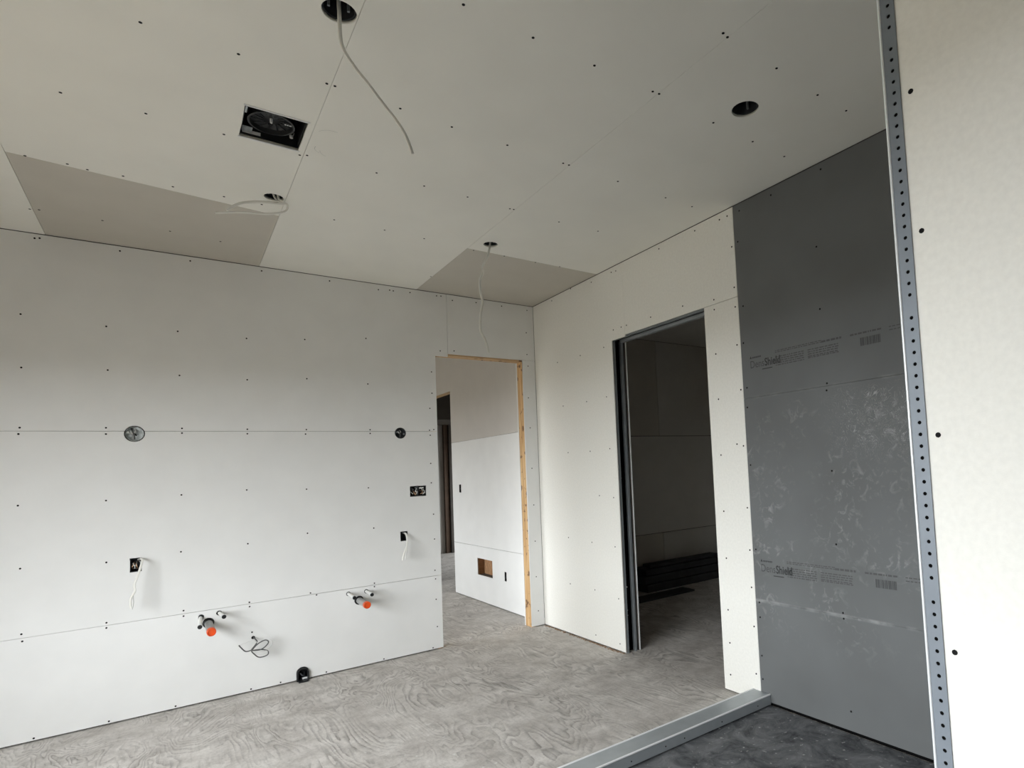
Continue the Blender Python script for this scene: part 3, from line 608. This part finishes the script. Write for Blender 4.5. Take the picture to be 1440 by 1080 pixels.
# ---- round light boxes on the wall
def round_box(c, label, m, bright):
    cx, cz, r = c; r -= 0.0065
    t = thing('round_junction_box', label, 'electrical box', (cx, 0.0, cz), 'round wall boxes')
    lathe('box_shell', [(r, 0.0), (r, 0.045), (0.0, 0.045), (0.0, 0.047), (r+0.001, 0.047), (r+0.001, 0.0), (r, 0.0)], (cx, 0.002, cz), (0, 1, 0), m, t, 16, smooth=False)
    for s in (-1, 1):
        box('screw_ear', (cx+s*r*0.72-0.006, 0.004, cz-s*0.008-0.006), (cx+s*r*0.72+0.006, 0.007, cz-s*0.008+0.006), M['silver'] if bright else M['stud'], t)
    lathe('knockout', [(0.0, 0.0), (0.011, 0.0), (0.011, 0.004)], (cx+r*0.35, 0.040, cz), (0, 1, 0), M['bright'] if bright else M['dgrey'], t, 12)
    lathe('knockout', [(0.0, 0.0), (0.010, 0.0), (0.010, 0.004)], (cx-r*0.5, 0.040, cz-0.012), (0, 1, 0), M['bright'] if bright else M['dgrey'], t, 12)
    tube('wire', [(cx-r*0.35, 0.04, cz+r*0.75), (cx-r*0.2, 0.01, cz+r*0.35), (cx-r*0.05, 0.006, cz-r*0.2), (cx, 0.012, cz-r*0.78)], 0.0052, M['wireg'], t, 6)
    tube('wire', [(cx+r*0.0, 0.04, cz+r*0.7), (cx+r*0.1, 0.012, cz+r*0.3), (cx-r*0.25, 0.008, cz+r*0.05), (cx-r*0.45, 0.015, cz+r*0.35)], 0.0046, M['wirew'], t, 6)
    tube('wire', [(cx-r*0.1, 0.035, cz), (cx+r*0.05, 0.01, cz-r*0.05), (cx+r*0.2, 0.012, cz-r*0.25)], 0.005, M['black'], t, 6)
    return t
round_box(RB1, 'silver round junction box with wires, on wall joint at far left', M['silver'], True)
round_box(RB2, 'dark round junction box on wall joint just left of the doorway', M['dgrey'], False)

# ---- rectangular boxes
def gang_box(b, label, depth=0.06, m='black'):
    a0, a1, z0, z1 = b
    t = thing('outlet_box', label, 'electrical box', ((a0+a1)/2, 0.0, z0))
    boxes('box_shell', [((a0, 0.002+depth, z0), (a1, 0.004+depth, z1)), ((a0, 0.002, z0), (a0+.003, .002+depth, z1)), ((a1-.003, 0.002, z0), (a1, .002+depth, z1)),
                        ((a0+.003, 0.002, z0), (a1-.003, .002+depth, z0+.003)), ((a0+.003, 0.002, z1-.003), (a1-.003, .002+depth, z1))], M[m], t)
    return t
g = gang_box(BOX2G, 'black double outlet box stuffed with stripped wires beside the doorway')
rnd = random.Random(11)
for k in range(9):
    a = BOX2G[0]+0.012+k*0.013; z = BOX2G[2]+(0.06 if k % 2 else 0.03)
    tube('wire', [(a, 0.05, z+0.01), (a+rnd.uniform(-.01, .01), 0.012, z+rnd.uniform(-.008, .012)), (a+rnd.uniform(-.014, .014), 0.006, z+rnd.uniform(-.022, .0)), (a+rnd.uniform(-.012, .012), 0.010, z+rnd.uniform(-.02, .015))],
         0.0026, M[('wirew', 'wireg', 'copper', 'wirew')[k % 4]], g, 6)
box('device_ear', (BOX2G[0]+.075, 0.003, BOX2G[3]-.022), (BOX2G[0]+.112, 0.006, BOX2G[3]-.012), M['white'], g)
box('divider', ((BOX2G[0]+BOX2G[1])/2-.002, 0.006, BOX2G[2]+.004), ((BOX2G[0]+BOX2G[1])/2+.002, 0.05, BOX2G[3]-.004), M['dgrey'], g)
g = gang_box(BOXA, 'single outlet box at far left with white cable hanging from it')
for k in range(5):
    a = BOXA[0]+0.012+k*0.008
    tube('wire', [(a, 0.055, 0.985), (a+rnd.uniform(-.008, .008), 0.02, 0.975), (a+rnd.uniform(-.01, .01), 0.012, 0.955), (a, 0.03, 0.94)], 0.0028, M[('copper', 'wirew', 'gsticker')[k % 3]], g, 6)
tube('cable', [(-2.962, 0.05, 0.995), (-2.948, 0.0, 1.003), (-2.938, -0.055, 0.995), (-2.946, -0.09, 0.955), (-2.960, -0.10, 0.905), (-2.976, -0.105, 0.850), (-2.972, -0.115, 0.815), (-2.990, -0.12, 0.780), (-2.994, -0.12, 0.745), (-2.990, -0.122, 0.712)], 0.0078, M['cable'], g, 8, 6, 0.65)
tube('stripped_wire', [(-2.972, -0.113, 0.825), (-2.982, -0.118, 0.79), (-2.980, -0.122, 0.745), (-2.986, -0.124, 0.705)], 0.0042, M['wirew'], g, 6)
g = gang_box(BOXB, 'small outlet box with short white cable left of the doorway')
tube('cable', [(-1.275, 0.05, 0.995), (-1.268, -0.01, 0.985), (-1.272, -0.05, 0.945), (-1.282, -0.075, 0.895), (-1.302, -0.085, 0.855), (-1.318, -0.09, 0.815), (-1.324, -0.09, 0.785)], 0.0078, M['cable'], g, 8, 6, 0.65)
tube('stripped_wire', [(-1.284, -0.076, 0.895), (-1.286, -0.09, 0.86), (-1.300, -0.1, 0.82), (-1.304, -0.1, 0.79)], 0.0042, M['wirew'], g, 6)

# ---- drains and supply stubs
def drain(c, L, dx, dz, label):
    x, z = c; d = Vector((dx, -1, dz)).normalized()
    t = thing('drain_stub', label, 'pipe', (x, 0, z), 'capped drain stubs')
    o = Vector((x, 0.03, z))
    lathe('collar', [(0.030, -0.03), (0.030, 0.040), (0.024, 0.042), (0.024, -0.03)], o, d, M['black'], t, 24)
    lathe('pipe', [(0.0235, -0.03), (0.0235, L)], o, d, M['ring'], t, 24)
    lathe('test_cap', [(0.0245, L-0.022), (0.026, L-0.02), (0.026, L+0.008), (0.021, L+0.010), (0.020, L+0.004), (0.0, L+0.004)], o, d, M['orange'], t, 24)
drain(D1, 0.235, 0.03, -0.10, 'orange capped drain stub under the far left outlet box')
drain(D2, 0.245, 0.02, -0.02, 'orange capped drain stub nearer the doorway')
def supply(c, L, dx, dz, label):
    x, z = c; d = Vector((dx, -1, dz)).normalized(); o = Vector((x, 0.04, z))
    t = thing('supply_stub', label, 'pipe', (x, 0, z), 'water supply stubs')
    lathe('pipe', [(0.0115, 0.0), (0.0115, L-0.02)], o, d, M['white'], t, 16)
    lathe('fitting', [(0.0135, L-0.03), (0.0135, L-0.004)], o, d, M['silver'], t, 16)
    lathe('end_plug', [(0.0135, L-0.004), (0.0125, L), (0.0, L)], o, d, M['black'], t, 16)
    lathe('wall_grommet', [(0.016, 0.034), (0.016, 0.041), (0.011, 0.042)], o, d, M['black'], t, 16)
supply(SUP[0], 0.22, -0.06, -0.16, 'white water stub drooping left above the far left drain')
supply(SUP[1], 0.20, 0.10, -0.02, 'white water stub right of the far left drain')
supply(SUP[2], 0.23, 0.0, -0.02, 'white water stub left of the drain nearer the doorway')
supply(SUP[3], 0.21, 0.0, -0.02, 'white water stub right of the drain nearer the doorway')

# ---- coil of wires low on the wall
wc = thing('wire_coil', 'loose coil of dark and white wires sticking out low on the wall', 'wire', (-2.335, 0, 0.372))
Yw = -0.08
tube('dark_wire', [(-2.335, 0.05, 0.372), (-2.331, -0.02, 0.371), (-2.318, -0.06, 0.350)] + plane_y(Yw, [(-2.348, 0.316), (-2.36, 0.305), (-2.389, 0.306), (-2.414, 0.336), (-2.426, 0.355)]), 0.0040, M['wireg'], wc, 7)
tube('dark_wire', plane_y(Yw-.01, [(-2.356, 0.303), (-2.318, 0.339), (-2.28, 0.36), (-2.259, 0.355), (-2.254, 0.335), (-2.276, 0.31), (-2.306, 0.302), (-2.350, 0.306)], .01), 0.0038, M['wireg'], wc, 7)
tube('dark_wire', plane_y(Yw-.015, [(-2.352, 0.307), (-2.293, 0.299), (-2.259, 0.284), (-2.259, 0.262), (-2.285, 0.249), (-2.315, 0.253), (-2.344, 0.286), (-2.356, 0.304)], .01), 0.0038, M['wireg'], wc, 7)
tube('white_wire', plane_y(Yw, [(-2.335, 0.370), (-2.305, 0.341), (-2.263, 0.371), (-2.233, 0.35), (-2.229, 0.319), (-2.246, 0.299), (-2.276, 0.286)], .012), 0.003, M['wirew'], wc, 7)
tube('white_wire', plane_y(Yw+.02, [(-2.335, 0.368), (-2.37, 0.362), (-2.41, 0.352), (-2.43, 0.345)], .006), 0.0016, M['wirew'], wc, 6)
tube('white_wire', plane_y(Yw-.02, [(-2.346, 0.29), (-2.31, 0.287), (-2.27, 0.29), (-2.262, 0.275), (-2.30, 0.268), (-2.34, 0.285)], .006), 0.0016, M['wirew'], wc, 6)

# ---- black box let into the wall foot
fx, fw = FB
fb = thing('floor_stub_box', 'black round-topped plastic box at the foot of the white wall', 'box', (fx, 0.0, 0.0))
arc = lambda w_, z0, zt, h: [(fx-w_, z0), (fx-w_, zt)] + [(fx-w_*math.cos(t*math.pi/10), zt+h*math.sin(t*math.pi/10)) for t in range(1, 10)] + [(fx+w_, zt), (fx+w_, z0)]
sheet('box_rim', arc(fw-.002, 0.002, 0.058, 0.036), [arc(fw-.010, 0.010, 0.056, 0.029)], 0.075, lambda a, b, d: (a, d-0.022, b), M['black'], fb)
sheet('box_back', arc(fw-.003, 0.003, 0.057, 0.034), [], 0.004, lambda a, b, d: (a, d+0.055, b), M['dgrey'], fb)
tube('inner_hose', [(fx-.02, 0.05, 0.075), (fx-.018, 0.01, 0.06), (fx-.004, -0.002, 0.04), (fx+.010, 0.008, 0.035), (fx+.015, 0.04, 0.05)], 0.006, M['dgrey'], fb, 8)
box('white_label', (fx-.004, -0.012, 0.012), (fx+.028, -0.010, 0.024), M['paper'], fb)
box('foot', (fx-.034, -0.058, 0.0), (fx+.030, -0.020, 0.010), M['black'], fb, 0.003)

# ---- hall boxes
hb = thing('duct_opening', 'square brown duct cut-out low in the hall wall', 'vent', (0.06, (VENT[0]+VENT[1])/2, VENT[2]))
a0, a1, b0, b1 = VENT
box('back_board', (0.085, a0, b0), (0.095, a1, b1), M['osb'], hb)
box('side_board', (0.014, a0-.012, b0), (0.095, a0-.001, b1), M['core'], hb); box('side_board', (0.014, a1+.001, b0), (0.095, a1+.012, b1), M['osb'], hb)
box('bottom_board', (0.014, a0, b0-.012), (0.095, a1, b0-.001), M['core'], hb); box('top_board', (0.014, a0, b1+.001), (0.095, a1, b1+.012), M['osb'], hb)
def hall_box(y0, y1, z0, z1, label):
    t = thing('outlet_box', label, 'electrical box', (0.0, (y0+y1)/2, z0))
    boxes('box_shell', [((0.05, y0, z0), (0.052, y1, z1)), ((0.002, y0, z0), (0.05, y0+.003, z1)), ((0.002, y1-.003, z0), (0.05, y1, z1)), ((0.002, y0+.003, z0), (0.05, y1-.003, z0+.003)), ((0.002, y0+.003, z1-.003), (0.05, y1-.003, z1))], M['black'], t)
    tube('wire', [(0.045, (y0+y1)/2+.01, z1-.02), (0.012, (y0+y1)/2, z1-.04), (0.01, (y0+y1)/2-.005, z0+.03), (0.035, (y0+y1)/2, z0+.02)], 0.004, M['dgrey'], t, 6)
hall_box(0.777, 0.823, 0.307, 0.403, 'small black outlet box right of the brown duct cut-out')
hall_box(1.928, 1.987, 1.238, 1.332, 'black switch box at mid height on the hall wall')

# ---- stack of dark boards in the unlit room
st = thing('board_stack', 'long low stack of charcoal boards along the unlit room wall', 'stack', (2.2, 0.45, 0))
for k, (xa, xb, ya, yb, za, zb) in enumerate(((1.52, 3.15, 0.30, 0.62, 0.0, 0.09), (1.50, 3.15, 0.31, 0.61, 0.095, 0.18), (1.53, 3.15, 0.33, 0.60, 0.185, 0.255), (1.62, 2.75, 0.36, 0.50, 0.26, 0.30))):
    box('board', (xa, ya, za), (xb, yb, zb), M['darkpile'], st, 0.008)
fbd = box('floor_strip', (1.15, -0.02, 0.0), (1.95, 0.18, 0.02), M['darkpile']); tag(fbd, 'flat dark strip lying on the floor before the board stack', 'board')  # thin dark slab flat on the floor

# ---- sawdust line at the foot of the right wall
bm = bmesh.new(); rnd = random.Random(5)
for k in range(260):
    y = rnd.uniform(-1.24, -0.02); x = -abs(rnd.gauss(0, 0.010)); s = rnd.uniform(0.002, 0.006)
    add_box(bm, (x-s, y-s*rnd.uniform(.6, 2), 0.0), (x+s*0.4, y+s, s*0.8))
dust = obj('debris', bm, M['debris']); tag(dust, 'brown sawdust crumbs along the foot of the right wall', 'debris', kind='stuff')

# ---- pencil arcs beside the fan cut-out
for cx_, cy_, rr_, a0_, a1_ in ((-2.20, -1.93, 0.045, 2.0, 3.4), (-2.17, -1.92, 0.05, 1.9, 3.0), (-2.20, -2.06, 0.06, 3.6, 5.0)):
    tube('pencil_mark', [(cx_+rr_*math.cos(a0_+(a1_-a0_)*k/6), cy_+rr_*math.sin(a0_+(a1_-a0_)*k/6), 3.0500) for k in range(7)], 0.0012, M['pencil'], ce, 5, 2, 0.4)
